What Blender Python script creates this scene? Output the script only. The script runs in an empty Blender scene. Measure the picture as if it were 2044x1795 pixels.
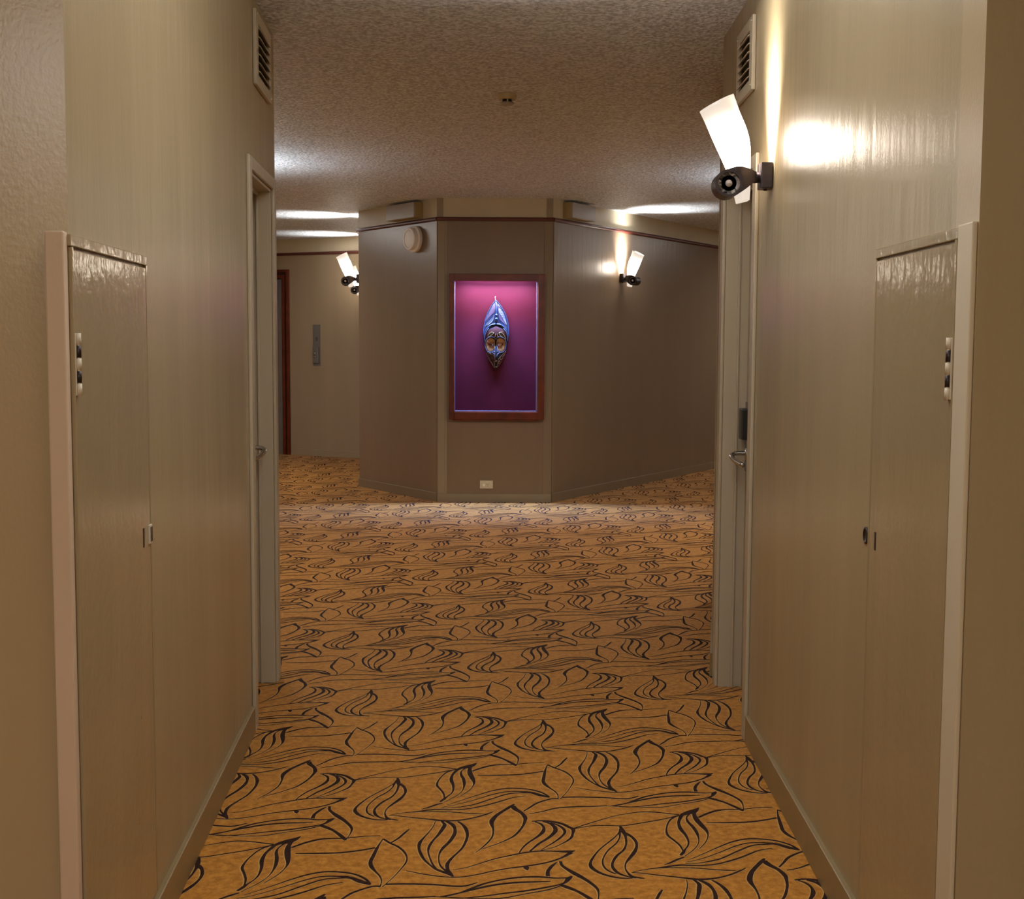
import bpy, bmesh, math, random
from mathutils import Vector, Matrix

random.seed(7)
SC = bpy.context.scene
COL = SC.collection

# ---------------------------------------------------------------- camera
cam_d = bpy.data.cameras.new('camera')
cam_d.sensor_fit = 'HORIZONTAL'
cam_d.sensor_width = 36.0
cam_d.lens = 36.0 * 2550.0 / 2044.0
cam_d.clip_start = 0.05
cam_d.clip_end = 60
cam = bpy.data.objects.new('camera', cam_d)
COL.objects.link(cam)
EYE = 1.42
PITCH = math.atan((897.5 - 683.0) / 2550.0)
ROLL = math.radians(0.3)
cam.matrix_world = (Matrix.Translation((0, 0, EYE)) @ Matrix.Rotation(math.pi/2 - PITCH, 4, 'X')
                    @ Matrix.Rotation(ROLL, 4, 'Z'))
SC.camera = cam

# ---------------------------------------------------------------- world, large lights, exposure
SC.view_settings.view_transform = 'Standard'
SC.view_settings.look = 'None'
SC.view_settings.gamma = 1.0
SC.view_settings.use_curve_mapping = False
SC.view_settings.exposure = 0.0
SC.cycles.use_denoising = True
SC.cycles.max_bounces = 10
SC.cycles.diffuse_bounces = 6
SC.cycles.sample_clamp_indirect = 6.0
world = bpy.data.worlds.new('world')
SC.world = world
world.use_nodes = True
world.node_tree.nodes['Background'].inputs[0].default_value = (0.5, 0.45, 0.4, 1)
world.node_tree.nodes['Background'].inputs[1].default_value = 0.0

def area_light(name, loc, size_x, size_y, power, color, rot=(0, 0, 0)):
    d = bpy.data.lights.new(name, 'AREA')
    d.shape = 'RECTANGLE'
    d.size = size_x
    d.size_y = size_y
    d.energy = power
    d.color = color
    o = bpy.data.objects.new(name, d)
    o.location = loc
    o.rotation_euler = rot
    COL.objects.link(o)
    return o

WARM = (1.0, 0.96, 0.91)
# added fill lights kept out of view; they are no fixtures of the building
area_light('corridor_rear_fill', (-0.15, -1.55, 2.66), 1.7, 1.6, 74, (1.0, 0.98, 0.95))
area_light('corridor_front_fill', (0.0, 2.6, 2.66), 0.9, 2.0, 15, (1.0, 0.97, 0.93))
UP = (math.pi, 0, 0)
area_light('corridor_fill_up', (0.0, 3.2, 2.36), 0.7, 0.4, 23, (1.0, 0.98, 0.96), UP)  # added upward fill for the ceiling, hanging free without a fixture
area_light('lobby_left_fill_up', (-2.05, 9.0, 2.15), 0.5, 0.25, 9, (0.96, 0.98, 1.0), UP)
area_light('ring_right_fill_up', (2.1, 9.6, 2.2), 0.4, 0.6, 10, (0.96, 0.98, 1.0), UP)
area_light('lobby_left_fill', (-1.9, 7.5, 2.66), 0.4, 1.0, 26, WARM)
area_light('ring_right_fill', (2.15, 9.0, 2.66), 0.4, 1.2, 30, WARM)
area_light('lift_lobby_fill', (-3.3, 12.6, 2.66), 0.8, 1.2, 44, WARM)
area_light('ring_corridor_fill', (3.9, 14.0, 2.66), 0.6, 1.2, 30, WARM)

# ---------------------------------------------------------------- materials
def new_mat(name):
    m = bpy.data.materials.new(name)
    m.use_nodes = True
    nt = m.node_tree
    return m, nt, nt.nodes['Principled BSDF']

def mat(name, color, rough=0.5, metal=0.0, spec=0.5, bump=None, vary=0.0, vary_scale=3.0, coat=0.0, coat_rough=0.1):
    """bump = (scale_xyz, strength, distance)"""
    m, nt, b = new_mat(name)
    b.inputs['Base Color'].default_value = (*color, 1)
    b.inputs['Roughness'].default_value = rough
    b.inputs['Metallic'].default_value = metal
    b.inputs['Specular IOR Level'].default_value = spec
    b.inputs['Coat Weight'].default_value = coat
    b.inputs['Coat Roughness'].default_value = coat_rough
    tc = nt.nodes.new('ShaderNodeTexCoord')
    if vary > 0:
        n = nt.nodes.new('ShaderNodeTexNoise')
        n.inputs['Scale'].default_value = vary_scale
        n.inputs['Detail'].default_value = 4
        nt.links.new(tc.outputs['Object'], n.inputs['Vector'])
        r = nt.nodes.new('ShaderNodeValToRGB')
        r.color_ramp.elements[0].position = 0.3
        r.color_ramp.elements[1].position = 0.7
        r.color_ramp.elements[0].color = (*[c * (1 - vary) for c in color], 1)
        r.color_ramp.elements[1].color = (*[min(1, c * (1 + vary)) for c in color], 1)
        nt.links.new(n.outputs['Fac'], r.inputs['Fac'])
        nt.links.new(r.outputs['Color'], b.inputs['Base Color'])
    if bump:
        sc, st, dist = bump
        mp = nt.nodes.new('ShaderNodeMapping')
        mp.inputs['Scale'].default_value = sc
        nt.links.new(tc.outputs['Object'], mp.inputs['Vector'])
        n = nt.nodes.new('ShaderNodeTexNoise')
        n.inputs['Scale'].default_value = 1.0
        n.inputs['Detail'].default_value = 3
        nt.links.new(mp.outputs['Vector'], n.inputs['Vector'])
        bp = nt.nodes.new('ShaderNodeBump')
        bp.inputs['Strength'].default_value = st
        bp.inputs['Distance'].default_value = dist
        nt.links.new(n.outputs['Fac'], bp.inputs['Height'])
        nt.links.new(bp.outputs['Normal'], b.inputs['Normal'])
    return m

def paint(name, color, rough=0.3, streak=1.0, orange_peel=1.0, spec=0.5, peel_scale=130):
    """gloss wall paint: fine roller stipple over long vertical brush drags"""
    m, nt, b = new_mat(name)
    b.inputs['Roughness'].default_value = rough
    b.inputs['Specular IOR Level'].default_value = spec
    tc = nt.nodes.new('ShaderNodeTexCoord')
    def noise(scale, detail=3):
        mp = nt.nodes.new('ShaderNodeMapping')
        mp.inputs['Scale'].default_value = scale
        nt.links.new(tc.outputs['Object'], mp.inputs['Vector'])
        n = nt.nodes.new('ShaderNodeTexNoise')
        n.inputs['Scale'].default_value = 1.0
        n.inputs['Detail'].default_value = detail
        nt.links.new(mp.outputs['Vector'], n.inputs['Vector'])
        return n.outputs['Fac']
    r = nt.nodes.new('ShaderNodeValToRGB')
    r.color_ramp.elements[0].position = 0.3
    r.color_ramp.elements[1].position = 0.7
    r.color_ramp.elements[0].color = (*[c * 0.955 for c in color], 1)
    r.color_ramp.elements[1].color = (*[c * 1.045 for c in color], 1)
    nt.links.new(noise((6, 6, 0.7), 4), r.inputs['Fac'])
    nt.links.new(r.outputs['Color'], b.inputs['Base Color'])
    b1 = nt.nodes.new('ShaderNodeBump')
    b1.inputs['Strength'].default_value = 0.55 * streak
    b1.inputs['Distance'].default_value = 0.004
    nt.links.new(noise((15, 15, 2.2), 3), b1.inputs['Height'])
    b2 = nt.nodes.new('ShaderNodeBump')
    b2.inputs['Strength'].default_value = min(1.0, 0.30 * orange_peel)
    b2.inputs['Distance'].default_value = 0.0012
    nt.links.new(noise((peel_scale, peel_scale, peel_scale*0.7), 2), b2.inputs['Height'])
    nt.links.new(b1.outputs['Normal'], b2.inputs['Normal'])
    nt.links.new(b2.outputs['Normal'], b.inputs['Normal'])
    return m

M = {}
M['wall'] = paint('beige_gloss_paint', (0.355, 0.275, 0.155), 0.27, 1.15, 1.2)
M['wall_brightened'] = paint('beige_gloss_paint_brightened', (0.43, 0.325, 0.180), 0.26, 0.15, 1.0, 0.7)  # wall paint copy, lightened to stand in for light on the near walls
M['panel'] = paint('beige_panel_paint', (0.335, 0.258, 0.145), 0.14, 0.9, 2.6, peel_scale=48)
M['jamb'] = paint('cream_trim_paint', (0.45, 0.375, 0.26), 0.35, 0.3, 0.5)
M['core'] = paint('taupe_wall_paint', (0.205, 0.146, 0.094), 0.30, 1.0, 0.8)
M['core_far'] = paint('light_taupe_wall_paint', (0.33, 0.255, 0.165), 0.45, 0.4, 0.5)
M['frieze'] = paint('cream_frieze_paint', (0.52, 0.45, 0.31), 0.45, 0.3, 0.4)
M['corner'] = paint('olive_trim_paint', (0.27, 0.215, 0.14), 0.45, 0.3, 0.4)
M['base'] = paint('brown_skirting_paint', (0.26, 0.185, 0.085), 0.35, 0.3, 0.8)
M['core_base'] = paint('brown_core_skirting_paint', (0.21, 0.155, 0.095), 0.4, 0.3, 0.4)
M['plumwood'] = mat('dark_red_moulding', (0.10, 0.024, 0.016), 0.42, bump=((40, 40, 4), 0.1, 0.002), vary=0.2, vary_scale=6)
M['redwood'] = mat('red_brown_varnished_timber', (0.120, 0.020, 0.007), 0.28, bump=((60, 60, 5), 0.15, 0.001), vary=0.35, vary_scale=9)
M['darkwood'] = mat('dark_timber', (0.04, 0.010, 0.006), 0.3)
M['cream_plastic'] = mat('cream_plastic', (0.62, 0.55, 0.42), 0.4)
M['white_plastic'] = mat('white_plastic', (0.90, 0.90, 0.88), 0.45)
M['grey_box'] = mat('pale_grey_metal_cover', (0.36, 0.335, 0.31), 0.35)
M['yellow_box'] = mat('yellowed_box_side', (0.38, 0.30, 0.14), 0.5)
M['black'] = mat('black_plastic', (0.012, 0.010, 0.010), 0.4)
M['void'] = mat('dark_opening', (0.035, 0.025, 0.015), 0.9)
M['chrome'] = mat('brushed_chrome', (0.55, 0.53, 0.50), 0.25, metal=1.0)
M['steel'] = mat('brushed_steel', (0.22, 0.21, 0.20), 0.45, metal=0.5, bump=((20, 20, 300), 0.1, 0.001))
M['bronze'] = mat('dark_bronze', (0.050, 0.038, 0.038), 0.38, metal=0.7, bump=((60, 60, 60), 0.25, 0.002), vary=0.3, vary_scale=30)
M['bronze_cap'] = mat('bronze_cap', (0.42, 0.36, 0.33), 0.35, metal=0.1)
M['strip_left'] = paint('pinkish_cream_trim_paint', (0.62, 0.47, 0.33), 0.45, 0.2, 0.4)
M['strip_right'] = paint('pale_cream_trim_paint', (0.58, 0.50, 0.35), 0.45, 0.2, 0.4)
M['detector'] = mat('yellowed_plastic', (0.52, 0.42, 0.23), 0.45)
M['screw'] = mat('screw_metal', (0.7, 0.66, 0.58), 0.3, metal=0.5)
M['leaf_edge'] = mat('door_leaf_paint', (0.36, 0.31, 0.22), 0.4)

# ceiling: sprayed stipple
m, nt, b = new_mat('stippled_ceiling')
b.inputs['Roughness'].default_value = 0.55
tc = nt.nodes.new('ShaderNodeTexCoord')
n1 = nt.nodes.new('ShaderNodeTexNoise'); n1.inputs['Scale'].default_value = 62; n1.inputs['Detail'].default_value = 3
n2 = nt.nodes.new('ShaderNodeTexVoronoi'); n2.inputs['Scale'].default_value = 55
nt.links.new(tc.outputs['Object'], n1.inputs['Vector'])
nt.links.new(tc.outputs['Object'], n2.inputs['Vector'])
r = nt.nodes.new('ShaderNodeValToRGB')
r.color_ramp.elements[0].position = 0.38; r.color_ramp.elements[1].position = 0.62
r.color_ramp.elements[0].color = (0.38, 0.415, 0.455, 1); r.color_ramp.elements[1].color = (0.76, 0.83, 0.91, 1)
nt.links.new(n1.outputs['Fac'], r.inputs['Fac'])
nt.links.new(r.outputs['Color'], b.inputs['Base Color'])
mx = nt.nodes.new('ShaderNodeMath'); mx.operation = 'SUBTRACT'
nt.links.new(n1.outputs['Fac'], mx.inputs[0]); nt.links.new(n2.outputs['Distance'], mx.inputs[1])
bp = nt.nodes.new('ShaderNodeBump'); bp.inputs['Strength'].default_value = 0.9; bp.inputs['Distance'].default_value = 0.006
nt.links.new(mx.outputs[0], bp.inputs['Height'])
nt.links.new(bp.outputs['Normal'], b.inputs['Normal'])
M['ceiling'] = m

# carpet pile
def pile(name, c0, c1, scale, sheen=0.6):
    m, nt, b = new_mat(name)
    b.inputs['Roughness'].default_value = 0.9
    b.inputs['Specular IOR Level'].default_value = 0.15
    b.inputs['Sheen Weight'].default_value = sheen
    b.inputs['Sheen Roughness'].default_value = 0.22
    tc = nt.nodes.new('ShaderNodeTexCoord')
    n = nt.nodes.new('ShaderNodeTexNoise'); n.inputs['Scale'].default_value = scale; n.inputs['Detail'].default_value = 5
    n.inputs['Roughness'].default_value = 0.65
    nt.links.new(tc.outputs['Object'], n.inputs['Vector'])
    r = nt.nodes.new('ShaderNodeValToRGB')
    r.color_ramp.elements[0].position = 0.37; r.color_ramp.elements[1].position = 0.63
    r.color_ramp.elements[0].color = (*c0, 1); r.color_ramp.elements[1].color = (*c1, 1)
    nt.links.new(n.outputs['Fac'], r.inputs['Fac'])
    nt.links.new(r.outputs['Color'], b.inputs['Base Color'])
    n2 = nt.nodes.new('ShaderNodeTexNoise'); n2.inputs['Scale'].default_value = 380; n2.inputs['Detail'].default_value = 2
    nt.links.new(tc.outputs['Object'], n2.inputs['Vector'])
    bp = nt.nodes.new('ShaderNodeBump'); bp.inputs['Strength'].default_value = 0.5; bp.inputs['Distance'].default_value = 0.002
    nt.links.new(n2.outputs['Fac'], bp.inputs['Height'])
    nt.links.new(bp.outputs['Normal'], b.inputs['Normal'])
    return m
M['pile'] = pile('ochre_carpet_pile', (0.36, 0.138, 0.015), (0.57, 0.250, 0.040), 42)
M['pile_dark'] = pile('dark_brown_carpet_yarn', (0.020, 0.008, 0.006), (0.045, 0.018, 0.010), 60, 0.03)
M['pile_light'] = pile('light_ochre_carpet_yarn', (0.50, 0.27, 0.08), (0.64, 0.37, 0.13), 60)

# ---------------------------------------------------------------- helpers
def link(name, bm, m, parent=None, smooth=False, loc=None):
    me = bpy.data.meshes.new(name)
    if bm.faces:
        bmesh.ops.recalc_face_normals(bm, faces=bm.faces)
    bm.to_mesh(me); bm.free()
    for mm in (m if isinstance(m, (list, tuple)) else [m]):
        me.materials.append(mm)
    if smooth:
        for p in me.polygons:
            p.use_smooth = True
    o = bpy.data.objects.new(name, me)
    COL.objects.link(o)
    if parent: o.parent = parent
    if loc: o.location = loc
    return o

def smooth_by_angle(o, deg=35):
    me = o.data
    for p in me.polygons: p.use_smooth = True
    bm = bmesh.new(); bm.from_mesh(me)
    for e in bm.edges:
        if len(e.link_faces) == 2 and e.calc_face_angle(0) > math.radians(deg):
            e.smooth = False
    bm.to_mesh(me); bm.free()

def tag(o, label=None, cat=None, group=None, kind=None):
    if label: o['label'] = label
    if cat: o['category'] = cat
    if group: o['group'] = group
    if kind: o['kind'] = kind
    return o

def thing(name, label, cat, matrix=None, group=None):
    o = bpy.data.objects.new(name, None)
    o.empty_display_size = 0.1
    COL.objects.link(o)
    if matrix is not None: o.matrix_world = matrix
    return tag(o, label, cat, group)

def box(bm, x0, x1, y0, y1, z0, z1, bevel=0.0, mi=0):
    r = bmesh.ops.create_cube(bm, size=1)
    vs = r['verts']
    for v in vs:
        v.co = Vector(((x0+x1)/2 + v.co.x*(x1-x0), (y0+y1)/2 + v.co.y*(y1-y0), (z0+z1)/2 + v.co.z*(z1-z0)))
    fs = list({f for v in vs for f in v.link_faces})
    for f in fs: f.material_index = mi
    if bevel > 0:
        es = list({e for v in vs for e in v.link_edges})
        r = bmesh.ops.bevel(bm, geom=es, offset=bevel, segments=2, affect='EDGES', profile=0.6)
        for f in r['faces']: f.material_index = mi

def xform(bm, mtx):
    bmesh.ops.transform(bm, matrix=mtx, verts=bm.verts)

def frame_matrix(p0, p1, side, z=0.0, s=0.0):
    """local x along the wall p0->p1, local y INTO the wall (side=+1: left of the direction, -1: right), z up"""
    u = Vector((p1[0]-p0[0], p1[1]-p0[1], 0)).normalized()
    n = Vector((-u.y, u.x, 0)) * side
    o = Vector((p0[0], p0[1], 0)) + u*s + Vector((0, 0, z))
    return Matrix(((u.x, n.x, 0, o.x), (u.y, n.y, 0, o.y), (0, 0, 1, o.z), (0, 0, 0, 1)))

def seg_len(p0, p1):
    return math.hypot(p1[0]-p0[0], p1[1]-p0[1])

def lathe(bm, profile, seg=32, axis='Z', center=(0, 0, 0), cap=True):
    rings = []
    for r_, h in profile:
        ring = []
        for i in range(seg):
            a = 2*math.pi*i/seg
            c, s_ = r_*math.cos(a), r_*math.sin(a)
            if axis == 'Z': co = (c, s_, h)
            elif axis == 'Y': co = (c, h, s_)
            else: co = (h, c, s_)
            ring.append(bm.verts.new(Vector(co) + Vector(center)))
        rings.append(ring)
    for a_, b_ in zip(rings, rings[1:]):
        for i in range(seg):
            bm.faces.new((a_[i], a_[(i+1) % seg], b_[(i+1) % seg], b_[i]))
    for ring in (rings[0], rings[-1]) if cap else ():
        if (ring[0].co - ring[seg//2].co).length > 1e-6:
            bm.faces.new(ring)
    return rings

def catmull(pts, n, closed=False):
    out = []
    N = len(pts)
    rng = range(N if closed else N-1)
    for i in rng:
        p = [pts[(i+k) % N] if closed else pts[max(0, min(N-1, i+k))] for k in (-1, 0, 1, 2)]
        for k in range(n):
            t = k/n
            out.append(tuple(0.5*((2*b) + (c-a)*t + (2*a-5*b+4*c-d)*t*t + (3*b-a-3*c+d)*t**3)
                             for a, b, c, d in zip(*p)))
    if not closed: out.append(tuple(pts[-1]))
    return out

def tube(bm, pts, radius, seg=8, caps=True, flat=None):
    """tube through 3-D points; radius float or list"""
    pts = [Vector(p) for p in pts]
    R = radius if isinstance(radius, (list, tuple)) else [radius]*len(pts)
    rings = []
    up = None
    for i, p in enumerate(pts):
        t = (pts[min(i+1, len(pts)-1)] - pts[max(i-1, 0)]).normalized()
        if up is None:
            up = Vector((0, 0, 1)) if abs(t.z) < 0.9 else Vector((0, 1, 0))
        a = t.cross(up).normalized()
        up = a.cross(t).normalized()
        rings.append([bm.verts.new(p + (a*math.cos(2*math.pi*k/seg) + up*math.sin(2*math.pi*k/seg))*R[i]) for k in range(seg)])
    for a_, b_ in zip(rings, rings[1:]):
        for i in range(seg):
            bm.faces.new((a_[i], a_[(i+1) % seg], b_[(i+1) % seg], b_[i]))
    if caps:
        bm.faces.new(rings[0]); bm.faces.new(rings[-1])

CEIL = 2.67
TRIM0, TRIM1 = 2.472, 2.506

def wall(name, p0, p1, side, m, thick=0.15, openings=(), z1=CEIL, z0=0.0, ext0=0.0, ext1=0.0):
    """openings: (s0, s1, z0, z1).  Returns the object (its matrix is the wall frame)."""
    L = seg_len(p0, p1)
    bm = bmesh.new()
    xs = sorted({-ext0, L+ext1, *[o[0] for o in openings], *[o[1] for o in openings]})
    for a, b_ in zip(xs, xs[1:]):
        op = [o for o in openings if o[0] <= a + 1e-6 and b_ <= o[1] + 1e-6]
        if not op:
            box(bm, a, b_, 0, thick, z0, z1)
        else:
            o = op[0]
            if o[2] > z0 + 1e-4: box(bm, a, b_, 0, thick, z0, o[2])
            if o[3] < z1 - 1e-4: box(bm, a, b_, 0, thick, o[3], z1)
    bmesh.ops.remove_doubles(bm, verts=bm.verts, dist=1e-5)
    # faces shared by two neighbouring pieces
    seen = {}
    for f in list(bm.faces):
        k = tuple(sorted(v.index for v in f.verts)); seen.setdefault(k, []).append(f)
    o = link(name, bm, m)
    o.matrix_world = frame_matrix(p0, p1, side)
    return tag(o, kind='structure')

def bar(name, parent, m, x0, x1, y0, y1, z0, z1, bevel=0.0, label=None):
    bm = bmesh.new(); box(bm, x0, x1, y0, y1, z0, z1, bevel)
    o = link(name, bm, m, parent)
    if label: o['label'] = label
    return o

def top_bar(name, p0, p1, side, m, x0, x1, y0, y1, z0, z1, bevel=0.0):
    o = bar(name, None, m, x0, x1, y0, y1, z0, z1, bevel)
    o.matrix_world = frame_matrix(p0, p1, side)
    return tag(o, kind='structure')

# ---------------------------------------------------------------- plan of the floor (metres; camera stands at the origin)
LW0, LW1 = (-0.8081, 2.345), (-0.9876, 5.36)      # near corridor, left side
RW0, RW1 = (0.8602, 5.36), (0.8160, 2.262)        # near corridor, right side (far to near)
LLEN, RLEN = seg_len(LW0, LW1), seg_len(RW0, RW1)
def SL(y): return (y - 2.345)/3.015*LLEN           # corridor depth -> distance along the left wall
def SR(y): return (5.36 - y)/3.098*RLEN
CF0, CF1 = (-0.662, 11.284), (0.350, 11.291)     # core, front face with the display case
CL0, CL1 = (-1.494, 12.473), CF0                 # core, left splayed face
CS0, CS1 = (-1.740, 15.420), CL0                 # core, left side
CR0, CR1 = CF1, (4.200, 17.524)                  # core, right splayed face
FW0, FW1 = (-5.0, 17.100), CS0                   # lift wall far left
OL0, OL1, OL2 = (-2.0, 6.2), (-2.9, 9.6), (-5.0, 13.9)
OR1, OR15, OR2, OR3 = (1.136, 7.03), (2.3, 7.5), (4.20, 11.50), (6.0, 16.8)
NL, NR = (-1.55, 2.20), (1.65, 2.26)

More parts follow.
